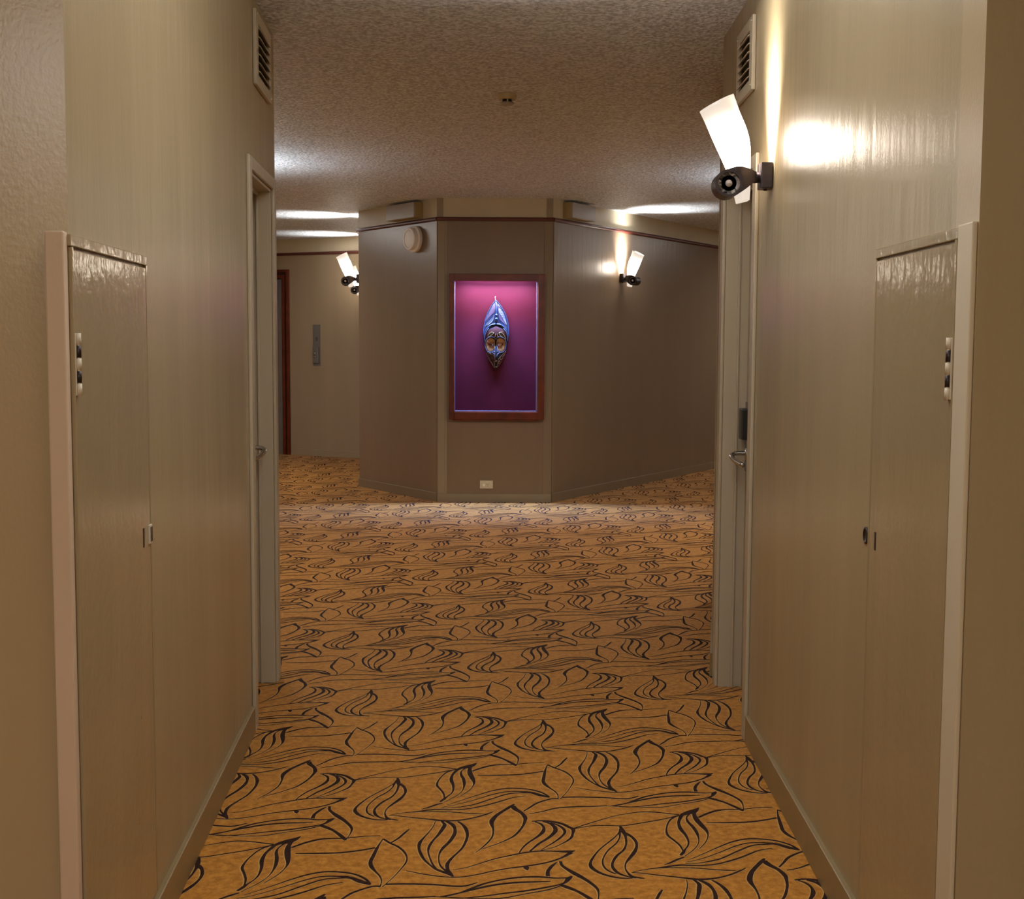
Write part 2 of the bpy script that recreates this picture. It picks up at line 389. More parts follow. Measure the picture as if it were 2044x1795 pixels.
# ---------------------------------------------------------------- floor: pile with the woven leaf lines let into it
# one repeat of the pattern: centre lines in millimetres with their width
STROKES=(((-222,3688,1.2),(-224,3656,2.1),(-233,3611,2.8),(-248,3558,5.5),(-256,3523,9.8),(-255,3480,7.5),(-246,3439,8.4),(-234,3402,6.4),(-215,3365,5.6),(-196,3338,8.8),(-173,3319,11.9),(-165,3317,19),(-150,3294,3.2)),
((-203,3688,5.8),(-193,3662,10),(-196,3634,11.9),(-206,3586,8.6),(-218,3545,6.1),(-227,3502,7.8),(-228,3460,4.5),(-220,3414,4),(-209,3370,4.9),(-196,3338,4.9)),
((-188,3685,9.3),(-171,3663,12.5),(-161,3628,8.6),(-161,3584,10.8),(-173,3529,10),(-188,3487,9),(-196,3445,4.2),(-195,3400,2.9),(-187,3360,5.1),(-171,3329,6.7)),
((-155,3686,6),(-141,3663,8),(-129,3629,10.8),(-123,3584,8.1),(-125,3541,7.3),(-134,3487,6.5),(-151,3440,6.4),(-163,3407,8),(-170,3375,10.2),(-168,3341,10.2),(-164,3317,15.6),(-152,3294,2.9)),
((-363,3551,2.9),(-369,3516,4.1),(-374,3474,8.3),(-378,3427,10.1),(-381,3387,10.4),(-374,3353,11.1),(-360,3322,6),(-347,3296,4.2),(-339,3268,2.8),(-338,3241,2.4),(-340,3225,4.2)),
((-363,3551,6.6),(-340,3519,7.6),(-315,3493,7.2),(-295,3457,6.4),(-284,3418,3.4),(-284,3384,4.2),(-293,3344,2.9),(-308,3292,2.2),(-324,3248,2.2),(-333,3225,3)),
((-338,3522,5.8),(-320,3554,6.6),(-305,3596,7.3),(-294,3624,4.6)),
((110,4135,8.6),(64,4114,8.6),(16,4099,8.6),(-45,4094,8.6),(-108,4092,4.3)),
((-126,4133,8.3),(-95,4166,10),(-58,4193,10.4),(-21,4201,7.5),(16,4203,6),(66,4217,4.5),(115,4222,4.6)),
((163,3893,7.8),(222,3896,8.5),(291,3892,8.4),(347,3883,8.4),(375,3887,7.7),(403,3907,3.8)),
((148,3880,9),(125,3877,7.5),(83,3841,8.2),(60,3803,6.5),(41,3772,4.3)),
((57,3751,3),(93,3767,4.8),(139,3798,7.3),(195,3811,8.7),(252,3815,7.5),(298,3822,5)),
((13,3831,5.5),(2,3812,11.9),(-19,3777,11.6),(-40,3738,12.5),(-53,3696,14.9),(-54,3667,11.3),(-49,3627,5.2),(-50,3577,4.5),(-61,3533,4.7),(-79,3488,3.4),(-96,3454,1.3)),
((8,3815,16.2),(17,3787,17.1),(35,3757,12.5),(45,3721,12.9),(44,3692,8.7),(36,3645,6.7),(15,3583,7.1),(-11,3545,4.9),(-42,3512,3.5),(-78,3480,2)),
((65,3689,7),(91,3695,9.4),(120,3690,12.8),(152,3673,12.4),(172,3647,11.6),(184,3630,12.1),(182,3597,7.1),(174,3561,7.4),(150,3525,3.8),(122,3493,3),(89,3472,2)),
((74,3686,5.5),(91,3669,8),(99,3641,7.5),(95,3607,11.7),(78,3570,8.2),(52,3527,6.1),(35,3487,4.5),(26,3453,3.3)),
((98,3690,9),(119,3672,9.5),(132,3641,12),(130,3607,12.7),(110,3563,9.9),(83,3522,8.1),(66,3487,5.9),(56,3466,5.9)),
((119,3678,7.9),(141,3661,7.5),(157,3630,8.9),(158,3599,7.1),(141,3558,6.8),(123,3528,5.5),(108,3506,3.7),(86,3472,1.8)),
((187,3636,5.4),(210,3656,4.9),(255,3692,3.9),(302,3728,2.9),(338,3749,3),(396,3771,5.5),(440,3769,5.5),(484,3757,6.1),(511,3749,4.9)),
((189,3633,3.3),(231,3654,4.6),(275,3660,5.2),(318,3658,4.6),(342,3661,5.1),(398,3685,5.2),(456,3712,5.2),(511,3746,4.7)),
((183,3473,3.1),(164,3465,15.5),(123,3467,7.3),(82,3467,7.2),(41,3456,7.1),(0,3435,6),(-41,3412,4.9),(-81,3381,3.8),(-120,3351,2.4),(-155,3336,1.4)),
((172,3460,13.8),(142,3421,7.5),(100,3388,6.7),(50,3366,6.8),(0,3350,5.8),(-40,3333,4.7),(-79,3311,4.7),(-118,3294,4.7),(-149,3289,4.7),(-183,3293,4.7),(-233,3309,4.2),(-280,3330,1.9)),
((37,3359,2.8),(44,3354,15.9),(48,3337,2.4)),
((627,4048,7.9),(630,4021,8.3),(642,3997,10.4),(662,3967,15.6),(690,3927,11.4),(714,3879,8),(718,3841,3.6),(712,3791,1.6)),
((617,4041,2.8),(603,4017,9.3),(591,3982,9.6),(590,3949,11.4)),
((622,3894,12.9),(641,3878,14.1),(666,3853,10),(690,3818,12),(704,3794,11.7),(710,3782,5.8)),
((654,3950,4.4),(645,3936,14.2),(634,3910,8.8),(615,3894,6.3),(579,3877,7.6),(530,3857,8.2),(471,3840,6.3),(412,3821,5),(355,3811,3.7),(311,3822,2.5)),
((646,3940,5.4),(610,3937,6.7),(572,3944,9.4),(530,3943,9.3),(482,3931,7.9),(433,3907,7.6),(403,3884,8.6),(358,3842,6),(322,3819,3.6)),
((596,3916,4),(549,3912,7.9),(502,3907,9.2),(454,3894,9),(406,3871,8.8),(358,3842,6.2),(310,3819,3.7)),
((627,3894,3.7),(588,3864,4.4),(528,3838,3.1),(468,3812,4.4),(411,3808,3.1),(355,3814,3.1),(288,3819,3.1)),
((322,3654,2.5),(321,3622,2.7),(305,3578,3.2),(283,3537,4.3),(252,3481,3.9),(230,3424,6.3),(220,3384,7.6),(223,3354,11.4),(241,3323,9.9),(269,3300,8.4),(297,3289,6.6),(327,3289,4.7)),
((322,3634,5.2),(318,3600,6.4),(315,3567,3.7),(301,3523,4.5),(276,3476,4.4),(259,3424,3.6),(254,3384,4.4),(259,3350,5.2),(271,3329,5.4),(284,3317,5.5)),
((324,3654,5.9),(329,3617,13.9),(333,3584,8),(331,3529,5.5),(320,3481,6.1),(298,3440,7.3),(285,3404,6.9),(279,3370,6.8),(283,3341,9.4),(294,3317,8.8),(312,3301,6.5),(336,3289,3.7)),
((332,3600,17.9),(349,3578,9.5),(359,3540,8.6),(358,3503,7.2),(347,3461,11.1),(328,3415,8),(317,3385,3.9),(313,3351,3.3),(318,3320,5.9),(328,3299,9.2),(358,3287,3.7)),
((578,3808,3.1),(561,3783,21.9),(543,3767,25.3),(520,3749,14),(508,3716,9.8),(500,3681,8.2),(500,3635,11.5),(508,3590,8.3),(510,3546,5.2),(505,3514,4),(492,3483,5.6),(484,3462,9.9),(474,3441,7)),
((546,3764,6.5),(530,3728,3.9),(529,3693,7.9),(538,3652,10.1),(543,3607,8.8),(542,3563,3.6),(535,3525,2.2),(516,3483,2.3),(485,3436,1.6)),
((564,3789,10.1),(556,3752,11.8),(558,3705,16.3),(567,3658,14.9),(574,3619,8),(572,3585,2.9),(560,3542,2.5),(533,3488,1.5)),
((511,3743,3.4),(491,3727,6.3),(473,3695,4.8),(459,3640,4.3),(456,3589,7.2),(469,3551,6.4),(481,3514,5.8),(485,3482,4.2),(486,3467,6.4)),
((482,3430,4.8),(460,3412,8.4),(437,3389,5.5),(421,3377,2.8)),
((813,3486,7),(796,3520,7.4),(764,3549,7.7),(724,3562,7.8),(682,3563,7.7),(636,3542,6.2),(588,3501,3.9),(539,3454,2.4),(497,3415,1.4)),
((809,3489,8.5),(778,3514,8.7),(750,3530,11),(719,3535,6.6),(677,3532,5.4),(635,3507,4.5),(581,3460,2.9),(524,3416,1.9),(482,3395,1.5)),
((814,3483,4.3),(785,3501,12.9),(759,3525,13.1),(728,3524,6.5),(684,3513,6.2),(635,3471,5.7),(586,3424,5.7),(552,3404,5.9),(520,3391,3),(479,3385,1.5)),
((740,3496,2.6),(698,3479,4.5),(649,3438,6.7),(614,3412,6.8),(570,3386,5.8),(538,3376,5.9),(507,3373,6),(468,3376,7.9),(444,3370,7.8),(405,3357,5.8),(372,3347,2.9),(330,3327,1.9)),
((610,3341,2.9),(582,3343,4.9),(544,3349,4.9),(505,3356,3.9),(465,3358,3.9),(405,3357,3.9)),
((641,3360,1.7),(622,3341,6.2),(587,3312,6.4),(544,3290,7.4),(504,3283,11.3),(481,3287,9.5),(457,3294,7.6),(426,3302,5.7),(388,3311,4.8),(359,3320,3.8),(326,3325,2.4)))

REP_A, REP_B = (0.488, 0.650), (0.691, -0.406)
def build_floor():
    bm = bmesh.new()
    x0, x1, y0, y1 = -5.3, 6.3, -2.9, 17.9
    box(bm, x0, x1, y0, y1, -0.12, 0.0, mi=0)
    verts, faces, mats = [], [], []
    poly = [(-1.75, -2.6), (1.75, -2.6), (1.75, 1.95), (0.92, 2.3), (1.08, 5.3), (1.25, 6.9), (2.4, 7.4), (4.4, 11.4), (6.2, 16.9),
            (4.1, 17.6), (0.35, 11.45), (-0.7, 11.45), (-1.4, 12.5), (-1.6, 15.6), (-5.1, 17.2), (-5.1, 13.8),
            (-3.0, 9.6), (-2.1, 6.1), (-1.15, 5.3), (-0.9, 2.3), (-1.75, 0.6)]
    def inside(x, y):
        c = False
        for (xa, ya), (xb, yb) in zip(poly, poly[1:] + poly[:1]):
            if (ya > y) != (yb > y) and x < (xb-xa)*(y-ya)/(yb-ya)+xa: c = not c
        return c
    def ribbon(pts, dx, dy, extra, z, mi):
        n = len(pts)
        pv = None
        for i, (x, y, w) in enumerate(pts):
            xa, ya, _ = pts[max(0, i-1)]; xb, yb, _ = pts[min(n-1, i+1)]
            tx, ty = xb-xa, yb-ya
            l = math.hypot(tx, ty) or 1
            h = (w + extra)/2
            nx, ny = -ty/l*h, tx/l*h
            px, py = x+dx, y+dy
            k = len(verts)
            verts.append((px+nx, py+ny, z)); verts.append((px-nx, py-ny, z))
            if pv is not None and inside(px, py):
                faces.append((pv, pv+1, k+1, k)); mats.append(mi)
            pv = k
    fine = [[(x/1000, y/1000, w/1000) for x, y, w in catmull(s_, 5)] for s_ in STROKES]
    mid = [[(x/1000, y/1000, w/1000) for x, y, w in catmull(s_, 3)] for s_ in STROKES]
    low = [[(x/1000, y/1000, w/1000) for x, y, w in catmull(s_, 2)] for s_ in STROKES]
    for i in range(-30, 31):
        for j in range(-30, 31):
            dx, dy = i*REP_A[0]+j*REP_B[0], i*REP_A[1]+j*REP_B[1]
            cx, cy = 0.2+dx, 3.7+dy
            if not (-6.0 < cx < 7.0 and -3.3 < cy < 18.4): continue
            lod = fine if cy < 6 else (mid if cy < 10 else low)
            for q, s_ in enumerate(lod):
                if cy < 7:
                    ribbon(s_, dx-0.001, dy-0.0015, 0.0050, 0.0003+q*6e-6, 2)
                ribbon(s_, dx, dy, 0.0009 if cy < 5.5 else 0.0022, 0.0008+q*1.2e-5, 1)
    me = bpy.data.meshes.new('floor_lines')
    me.from_pydata(verts, [], faces)
    me.polygons.foreach_set('material_index', mats)
    bm.from_mesh(me)
    bpy.data.meshes.remove(me)
    me = bpy.data.meshes.new('floor')
    bm.to_mesh(me); bm.free()
    for k in ('pile', 'pile_dark', 'pile_light'): me.materials.append(M[k])
    o = bpy.data.objects.new('floor', me); COL.objects.link(o)
    return tag(o, kind='structure')
build_floor()

bm = bmesh.new(); box(bm, -5.3, 6.3, -2.9, 17.9, CEIL, CEIL+0.12)
tag(link('ceiling', bm, M['ceiling']), kind='structure')

# ---------------------------------------------------------------- walls
LDO = (SL(4.62), SL(5.232))      # left doorway, along the wall
RDO = (SR(5.205), SR(4.53))      # right doorway
HEAD = 2.030
LV = (SL(4.83), SL(5.12), 2.40, 2.585)   # duct openings behind the air vents
RV = (SR(4.91), SR(4.64), 2.345, 2.53)
w_left = wall('wall_left', LW0, LW1, 1, M['wall'], 0.14, [(*LDO, 0, HEAD)])
w_right = wall('wall_right', RW0, RW1, 1, M['wall'], 0.14, [(*RDO, 0, HEAD)])
wall('wall_near_left', NL, LW0, 1, M['wall_brightened'], 0.12, ext0=0.02)
wall('wall_behind_left', (NL[0], -2.5), NL, 1, M['wall'], 0.12)
wall('wall_near_right', RW1, NR, 1, M['wall_brightened'], 0.12)
wall('wall_behind_right', NR, (NR[0], -2.5), 1, M['wall'], 0.12)
wall('wall_behind', (NR[0], -2.5), (NL[0], -2.5), 1, M['wall'], 0.12, ext0=0.12, ext1=0.12)
wall('wall_lobby_return', LW1, OL0, 1, M['core_far'], 0.12)
wall('wall_lobby_left', OL0, OL1, 1, M['core_far'], 0.12)
wall('wall_lobby_far_left', OL1, OL2, 1, M['core_far'], 0.12)
wall('wall_lobby_side', OL2, FW0, 1, M['core_far'], 0.12, ext1=0.12)
wall('wall_ring_right', OR1, RW0, 1, M['wall'], 0.12)
wall('wall_ring_return', OR15, OR1, 1, M['core_far'], 0.12)
wall('wall_ring_outer', OR2, OR15, 1, M['core_far'], 0.12)
wall('wall_ring_far_outer', OR3, OR2, 1, M['core_far'], 0.12)
wall('wall_ring_end', CR1, OR3, 1, M['core_far'], 0.12)

# display case opening in the core front (local x from CF0)
CX0, CX1, CZ0, CZ1 = 0.150, 0.883, 0.805, 1.952
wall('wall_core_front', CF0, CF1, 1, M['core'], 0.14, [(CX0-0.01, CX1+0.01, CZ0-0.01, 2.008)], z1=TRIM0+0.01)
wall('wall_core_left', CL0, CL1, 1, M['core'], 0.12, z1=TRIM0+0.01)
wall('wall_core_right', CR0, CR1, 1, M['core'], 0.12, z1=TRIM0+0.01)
wall('wall_core_side', CS0, CS1, 1, M['core_far'], 0.12, z1=TRIM0+0.01)
wall('wall_lift', FW0, FW1, 1, M['core_far'], 0.12, z1=TRIM0+0.01, ext1=0.1)
k = 0
for nm, a, b_ in (('wall_core_front_frieze', CF0, CF1), ('wall_core_left_frieze', CL0, CL1), ('wall_core_right_frieze', CR0, CR1),
                  ('wall_core_side_frieze', CS0, CS1), ('wall_lift_frieze', FW0, FW1)):
    wall(nm, a, b_, 1, M['frieze'], 0.12, z0=TRIM0+0.01)
# picture rail: rounded moulding under the frieze
def moulding(name, a, b_, m, z0, z1, d, e0=0.0, e1=0.0):
    L = seg_len(a, b_); bm = bmesh.new()
    prof = [(0, z0), (-d*0.55, z0), (-d, z0+(z1-z0)*0.25), (-d, z0+(z1-z0)*0.6), (-d*0.65, z1-0.004), (-d*0.3, z1), (0, z1)]
    A = [bm.verts.new((-e0, y, z)) for y, z in prof]; B = [bm.verts.new((L+e1, y, z)) for y, z in prof]
    for i in range(len(prof)-1): bm.faces.new((A[i], A[i+1], B[i+1], B[i]))
    bm.faces.new(A); bm.faces.new(B)
    o = link(name, bm, m); o.matrix_world = frame_matrix(a, b_, 1)
    return tag(o, kind='structure')
for i, (a, b_, e0, e1) in enumerate(((CF0, CF1, 0.006, 0.006), (CL0, CL1, 0.006, 0.006), (CR0, CR1, 0.006, 0),
                                     (CS0, CS1, 0, 0.006), (FW0, FW1, 0, 0))):
    moulding('trim_%d' % (i+1), a, b_, M['plumwood'], TRIM0, TRIM1, 0.022, e0, e1)
# skirtings
def skirting(name, a, b_, m, h, d, x0=0.0, x1=None):
    L = seg_len(a, b_) if x1 is None else x1
    bm = bmesh.new()
    prof = [(0, 0.0), (-d, 0.0), (-d, h-0.002), (-d*0.8, h), (0, h)]
    A = [bm.verts.new((x0, y, z)) for y, z in prof]; B = [bm.verts.new((L, y, z)) for y, z in prof]
    for i in range(len(prof)-1): bm.faces.new((A[i], A[i+1], B[i+1], B[i]))
    bm.faces.new(A); bm.faces.new(B)
    o = link(name, bm, m); o.matrix_world = frame_matrix(a, b_, 1)
    return tag(o, kind='structure')
skirting('baseboard_left', LW0, LW1, M['base'], 0.10, 0.013, 0.0, SL(4.535))
skirting('baseboard_right', RW0, RW1, M['base'], 0.10, 0.013, SR(4.45), RLEN)
skirting('baseboard_core_front', CF0, CF1, M['corner'], 0.075, 0.010)
skirting('baseboard_core_left', CL0, CL1, M['core_base'], 0.080, 0.010)
skirting('baseboard_core_right', CR0, CR1, M['core_base'], 0.080, 0.012)
skirting('baseboard_core_side', CS0, CS1, M['core_base'], 0.080, 0.010)
skirting('baseboard_lift', FW0, FW1, M['core_far'], 0.080, 0.010, seg_len(FW0, (-2.76, 15.95)))
skirting('baseboard_lobby_left', OL0, OL1, M['core_base'], 0.08, 0.010)
skirting('baseboard_ring_outer', OR2, OR15, M['core_base'], 0.08, 0.010)
# corner boards of the core
FL = seg_len(CF0, CF1); CLL = seg_len(CL0, CL1)
top_bar('trim_6', CF0, CF1, 1, M['corner'], 0.0, 0.066, -0.006, 0, 0.075, TRIM0, 0.002)
top_bar('trim_7', CF0, CF1, 1, M['core_base'], FL-0.075, FL, -0.006, 0, 0.075, TRIM0, 0.002)
top_bar('trim_8', CR0, CR1, 1, M['core_base'], 0.0, 0.045, -0.010, 0, 0.080, TRIM0, 0.004)
top_bar('trim_9', CL0, CL1, 1, M['core'], CLL-0.045, CLL, -0.006, 0, 0.080, TRIM0, 0.002)
top_bar('trim_10', CF0, CF1, 1, M['corner'], -0.004, 0.05, -0.006, 0, TRIM1, CEIL, 0.002)
top_bar('trim_11', CF0, CF1, 1, M['corner'], FL-0.055, FL, -0.006, 0, TRIM1, CEIL, 0.002)
# patched board below and around the display case
top_bar('trim_12', CF0, CF1, 1, M['core'], 0.085, FL-0.075, -0.004, 0, 0.075, 0.715, 0.002)
top_bar('trim_13', CF0, CF1, 1, M['corner'], 0.066, 0.085, -0.003, 0, 0.075, TRIM0, 0.001)
# painted bead at the far corner of the right-hand wall, with the door jamb beyond it
RRL = seg_len(OR1, RW0)
top_bar('trim_14', OR1, RW0, 1, M['jamb'], 0.0, 0.05, -0.016, 0, 0.0, CEIL, 0.003)
top_bar('trim_15', OR1, RW0, 1, M['wall'], 0.30, 0.36, -0.012, 0, 0.0, 2.08, 0.003)
skirting('baseboard_ring_right', OR1, RW0, M['base'], 0.10, 0.012, 0.36, RRL)

# ---------------------------------------------------------------- bedroom doors at the corridor mouth
def bedroom_door(name, a, b_, x0, x1, far_is_x1, lock):
    """x0..x1 opening along the wall.  Parts are all children of the door empty."""
    e = bpy.data.objects.new(name, None); COL.objects.link(e)
    e.matrix_world = frame_matrix(a, b_, 1); tag(e, kind='structure')
    J = M['jamb']
    T = 0.065
    # architraves on the wall face
    bar('architrave', e, J, x0-T, x0, -0.013, 0, 0, HEAD+0.045, 0.004)
    bar('architrave', e, J, x1, x1+T, -0.013, 0, 0, HEAD+0.045, 0.004)
    bar('architrave', e, J, x0, x1, -0.013, 0, HEAD, HEAD+0.045, 0.004)
    # jamb linings with a bead and a rebate
    for xa, s_ in ((x0, 1), (x1, -1)):
        p = sorted((xa, xa+s_*0.012)); bar('jamb', e, J, p[0], p[1], 0.0, 0.052, 0, HEAD, 0.002)
        p = sorted((xa, xa+s_*0.018)); bar('door_stop', e, J, p[0], p[1], 0.050, 0.060, 0, HEAD-0.006, 0.003)
        p = sorted((xa, xa+s_*0.006)); bar('rebate', e, J, p[0], p[1], 0.060, 0.138, 0, HEAD)
    bar('head_jamb', e, J, x0+0.012, x1-0.012, 0.0, 0.052, HEAD-0.012, HEAD, 0.002)
    bar('head_stop', e, J, x0+0.012, x1-0.012, 0.050, 0.060, HEAD-0.026, HEAD-0.008, 0.003)
    leaf = bar('leaf', e, M['leaf_edge'], x0+0.008, x1-0.008, 0.096, 0.134, 0.008, HEAD-0.004, 0.002)
    # lever handle near the far edge
    xf = (x1-0.085) if far_is_x1 else (x0+0.085)
    d = -1 if far_is_x1 else 1
    z = 0.985 if far_is_x1 else 0.975
    h = bpy.data.objects.new('handle', None); COL.objects.link(h); h.parent = leaf
    bm = bmesh.new()
    lathe(bm, [(0.0001, 0.078), (0.026, 0.080), (0.027, 0.096)], 24, 'Y', (xf, 0, z))
    rose = link('rose', bm, M['chrome'], leaf, True)
    bm = bmesh.new()
    pts = catmull([(xf, 0.085, z+0.004), (xf, 0.050, z+0.004), (xf+d*0.006, 0.030, z), (xf+d*0.02, 0.024, z-0.008), (xf+d*0.05, 0.036, z-0.024),
                   (xf+d*0.095, 0.058, z-0.036)], 5)
    tube(bm, pts, [0.0095]*len(pts), 10)
    bpy.data.objects.remove(h)
    lv = link('lever', bm, M['chrome'], leaf, True)
    if lock:
        bar('card_lock', leaf, M['black'], xf-0.034, xf+0.034, 0.058, 0.096, z+0.06, z+0.185, 0.006)
        bar('lock_plate', leaf, M['steel'], xf-0.036, xf+0.036, 0.084, 0.096, z-0.07, z+0.21, 0.004)
    return e
bedroom_door('door_1', LW0, LW1, *LDO, True, False)
bedroom_door('door_2', RW0, RW1, *RDO, False, True)

# ---------------------------------------------------------------- air vents above the doors
def air_vent(label, a, b_, x0, x1, z0, z1, edge_x0):
    t = thing('air_vent', label, 'vent', frame_matrix(a, b_, 1, (z0+z1)/2, (x0+x1)/2), 'air vents above the corridor doors')
    w, h = (x1-x0)/2, (z1-z0)/2
    iw, ih = w-0.058, h-0.042
    J = M['jamb']
    for nm, r_ in (('frame_side', (-w, -iw, -h, h)), ('frame_side', (iw, w, -h, h)), ('frame_rail', (-iw, iw, ih, h)), ('frame_rail', (-iw, iw, -h, -ih))):
        bar(nm, t, J, r_[0], r_[1], -0.014, -0.001, r_[2], r_[3], 0.002)
    bar('duct_shade', t, M['void'], -iw-0.005, iw+0.005, -0.003, -0.0005, -ih-0.005, ih+0.005)  # flat dark sheet stands in for the shade behind the slats
    for i in range(6):
        z = -ih + (i+0.5)*2*ih/6
        bm = bmesh.new(); box(bm, -iw, iw, -0.012, 0.012, -0.0012, 0.0012)
        xform(bm, Matrix.Translation((0, -0.013, z)) @ Matrix.Rotation(math.radians(38), 4, 'X') @ Matrix.Scale(0.9, 4, (0, 1, 0)))
        link('slat', bm, J, t)
    for sx in (-1, 1):
        for sz in (-1, 1):
            bm = bmesh.new(); lathe(bm, [(0.004, -0.014), (0.004, -0.016), (0.0015, -0.0175), (0.0001, -0.0177)], 10, 'Y', (sx*(w-0.018), 0, sz*(h-0.018)))
            link('screw', bm, M['screw'], t, True)
    return t
air_vent('cream louvred air vent high above the left-hand door', LW0, LW1, SL(4.752), SL(5.17), 2.355, 2.625, True)
air_vent('cream louvred air vent high above the right-hand door, over the big lamp', RW0, RW1, SR(4.93), SR(4.585), 2.312, 2.57, False)

# ---------------------------------------------------------------- service access panels at the sides
def access_panel(label, a, b_, xn, xf, zt, strip):
    """xn = hinge side (near the camera), xf = far side; local x"""
    s_ = 1 if xf > xn else -1
    t = thing('access_panel', label, 'panel', frame_matrix(a, b_, 1, 0, xn), 'service panels beside the corridor mouth')
    W_ = abs(xf-xn)
    def X(p, q): return sorted((s_*p, s_*q))
    P = M['panel']
    bar('door_leaf', t, P, *X(0.022, W_-0.006), -0.006, -0.0005, 0.115, zt-0.026, 0.002)
    bar('head_rail', t, P, *X(0.0, W_), -0.009, -0.0005, zt-0.021, zt, 0.002)
    bar('hinge_stile', t, P, *X(0.006, 0.018), -0.009, -0.0005, 0.115, zt-0.021, 0.002)
    bar('lock_stile', t, P, *X(W_-0.004, W_+0.006), -0.007, -0.0005, 0.115, zt, 0.002)
    bar('edge_strip', t, M['strip_left'] if s_ > 0 else M['strip_right'], *X(strip[0], strip[1]), strip[2], strip[3], 0.0, zt+0.004, 0.003, label='broad cream edge strip facing down the corridor')
    for z in (1.375, 0.22):
        hg = bar('hinge', t, M['cream_plastic'], *X(0.010, 0.034), -0.0105, -0.0055, z-0.057, z+0.057, 0.001)
        for k in range(5):
            bm = bmesh.new(); lathe(bm, [(0.005, z-0.057+k*0.0232), (0.005, z-0.057+k*0.0232+0.0215)], 10, 'Z', (s_*0.019, -0.013, 0))
            link('knuckle', bm, M['cream_plastic'] if k % 2 == 0 else M['bronze'], hg, True)
    return t, s_, W_
t, s_, W_ = access_panel('tall beige hinged access panel low in the left wall', LW0, LW1, SL(2.328), SL(2.940), 1.610, (-0.022, 0.004, -0.002, 0.032))
x = s_*(W_-0.075)
lk = bar('lock_slot', t, M['bronze'], x-0.005, x+0.005, -0.0075, -0.0055, 0.952, 0.996, 0.001)
x = s_*(W_-0.018)
kp = bar('latch', t, M['cream_plastic'], x-0.013, x+0.013, -0.011, -0.0055, 0.952, 0.996, 0.002)
bar('latch_slot', kp, M['bronze'], x-0.009, x-0.004, -0.0120, -0.0105, 0.957, 0.991)
bar('latch_slot', kp, M['bronze'], x+0.003, x+0.009, -0.0120, -0.0105, 0.957, 0.991)
bar('latch_slot', kp, M['bronze'], x-0.005, x+0.004, -0.0120, -0.0105, 0.970, 0.975)
t, s_, W_ = access_panel('tall beige hinged access panel low in the right wall', RW0, RW1, SR(2.345), SR(2.905), 1.632, (-0.078, 0.000, -0.010, -0.0005))
x = s_*(W_-0.058)
bar('lock_slot', t, M['bronze'], x-0.005, x+0.005, -0.0075, -0.0055, 0.957, 0.999, 0.001)
x = s_*(W_+0.034)
bm = bmesh.new(); lathe(bm, [(0.020, -0.001), (0.020, -0.005), (0.016, -0.006), (0.015, -0.004), (0.0001, -0.004)], 20, 'Y', (x, 0, 0.977))
link('keyhole', bm, M['bronze'], t, True)

# ---------------------------------------------------------------- sconces
def shade_material():
    m, nt, b = new_mat('lit_frosted_glass')
    b.inputs['Base Color'].default_value = (0.10, 0.065, 0.04, 1)
    b.inputs['Roughness'].default_value = 0.35
    b.inputs['Emission Color'].default_value = (1.0, 0.86, 0.72, 1)
    tc = nt.nodes.new('ShaderNodeTexCoord')
    # object space of the shade mesh: the lamp inside sits at (0, -0.14, 0.10)
    vm = nt.nodes.new('ShaderNodeVectorMath'); vm.operation = 'DISTANCE'
    vm.inputs[1].default_value = (0, -0.135, 0.10)
    nt.links.new(tc.outputs['Object'], vm.inputs[0])
    sq = nt.nodes.new('ShaderNodeMath'); sq.operation = 'POWER'; sq.inputs[1].default_value = 2
    nt.links.new(vm.outputs['Value'], sq.inputs[0])
    ml = nt.nodes.new('ShaderNodeMath'); ml.operation = 'MULTIPLY'; ml.inputs[1].default_value = -420
    nt.links.new(sq.outputs[0], ml.inputs[0])
    ex = nt.nodes.new('ShaderNodeMath'); ex.operation = 'EXPONENT'
    nt.links.new(ml.outputs[0], ex.inputs[0])
    ma = nt.nodes.new('ShaderNodeMath'); ma.operation = 'MULTIPLY_ADD'; ma.inputs[1].default_value = SHADE_PEAK; ma.inputs[2].default_value = 0.80
    nt.links.new(ex.outputs[0], ma.inputs[0])
    nt.links.new(ma.outputs[0], b.inputs['Emission Strength'])
    return m
SHADE_PEAK = 85.0
BULB_POWER = 60.0
M['shade'] = shade_material()
m, nt, b = new_mat('lit_lamp')
b.inputs['Emission Color'].default_value = (1, 0.88, 0.72, 1); b.inputs['Emission Strength'].default_value = 60
M['lamp'] = m

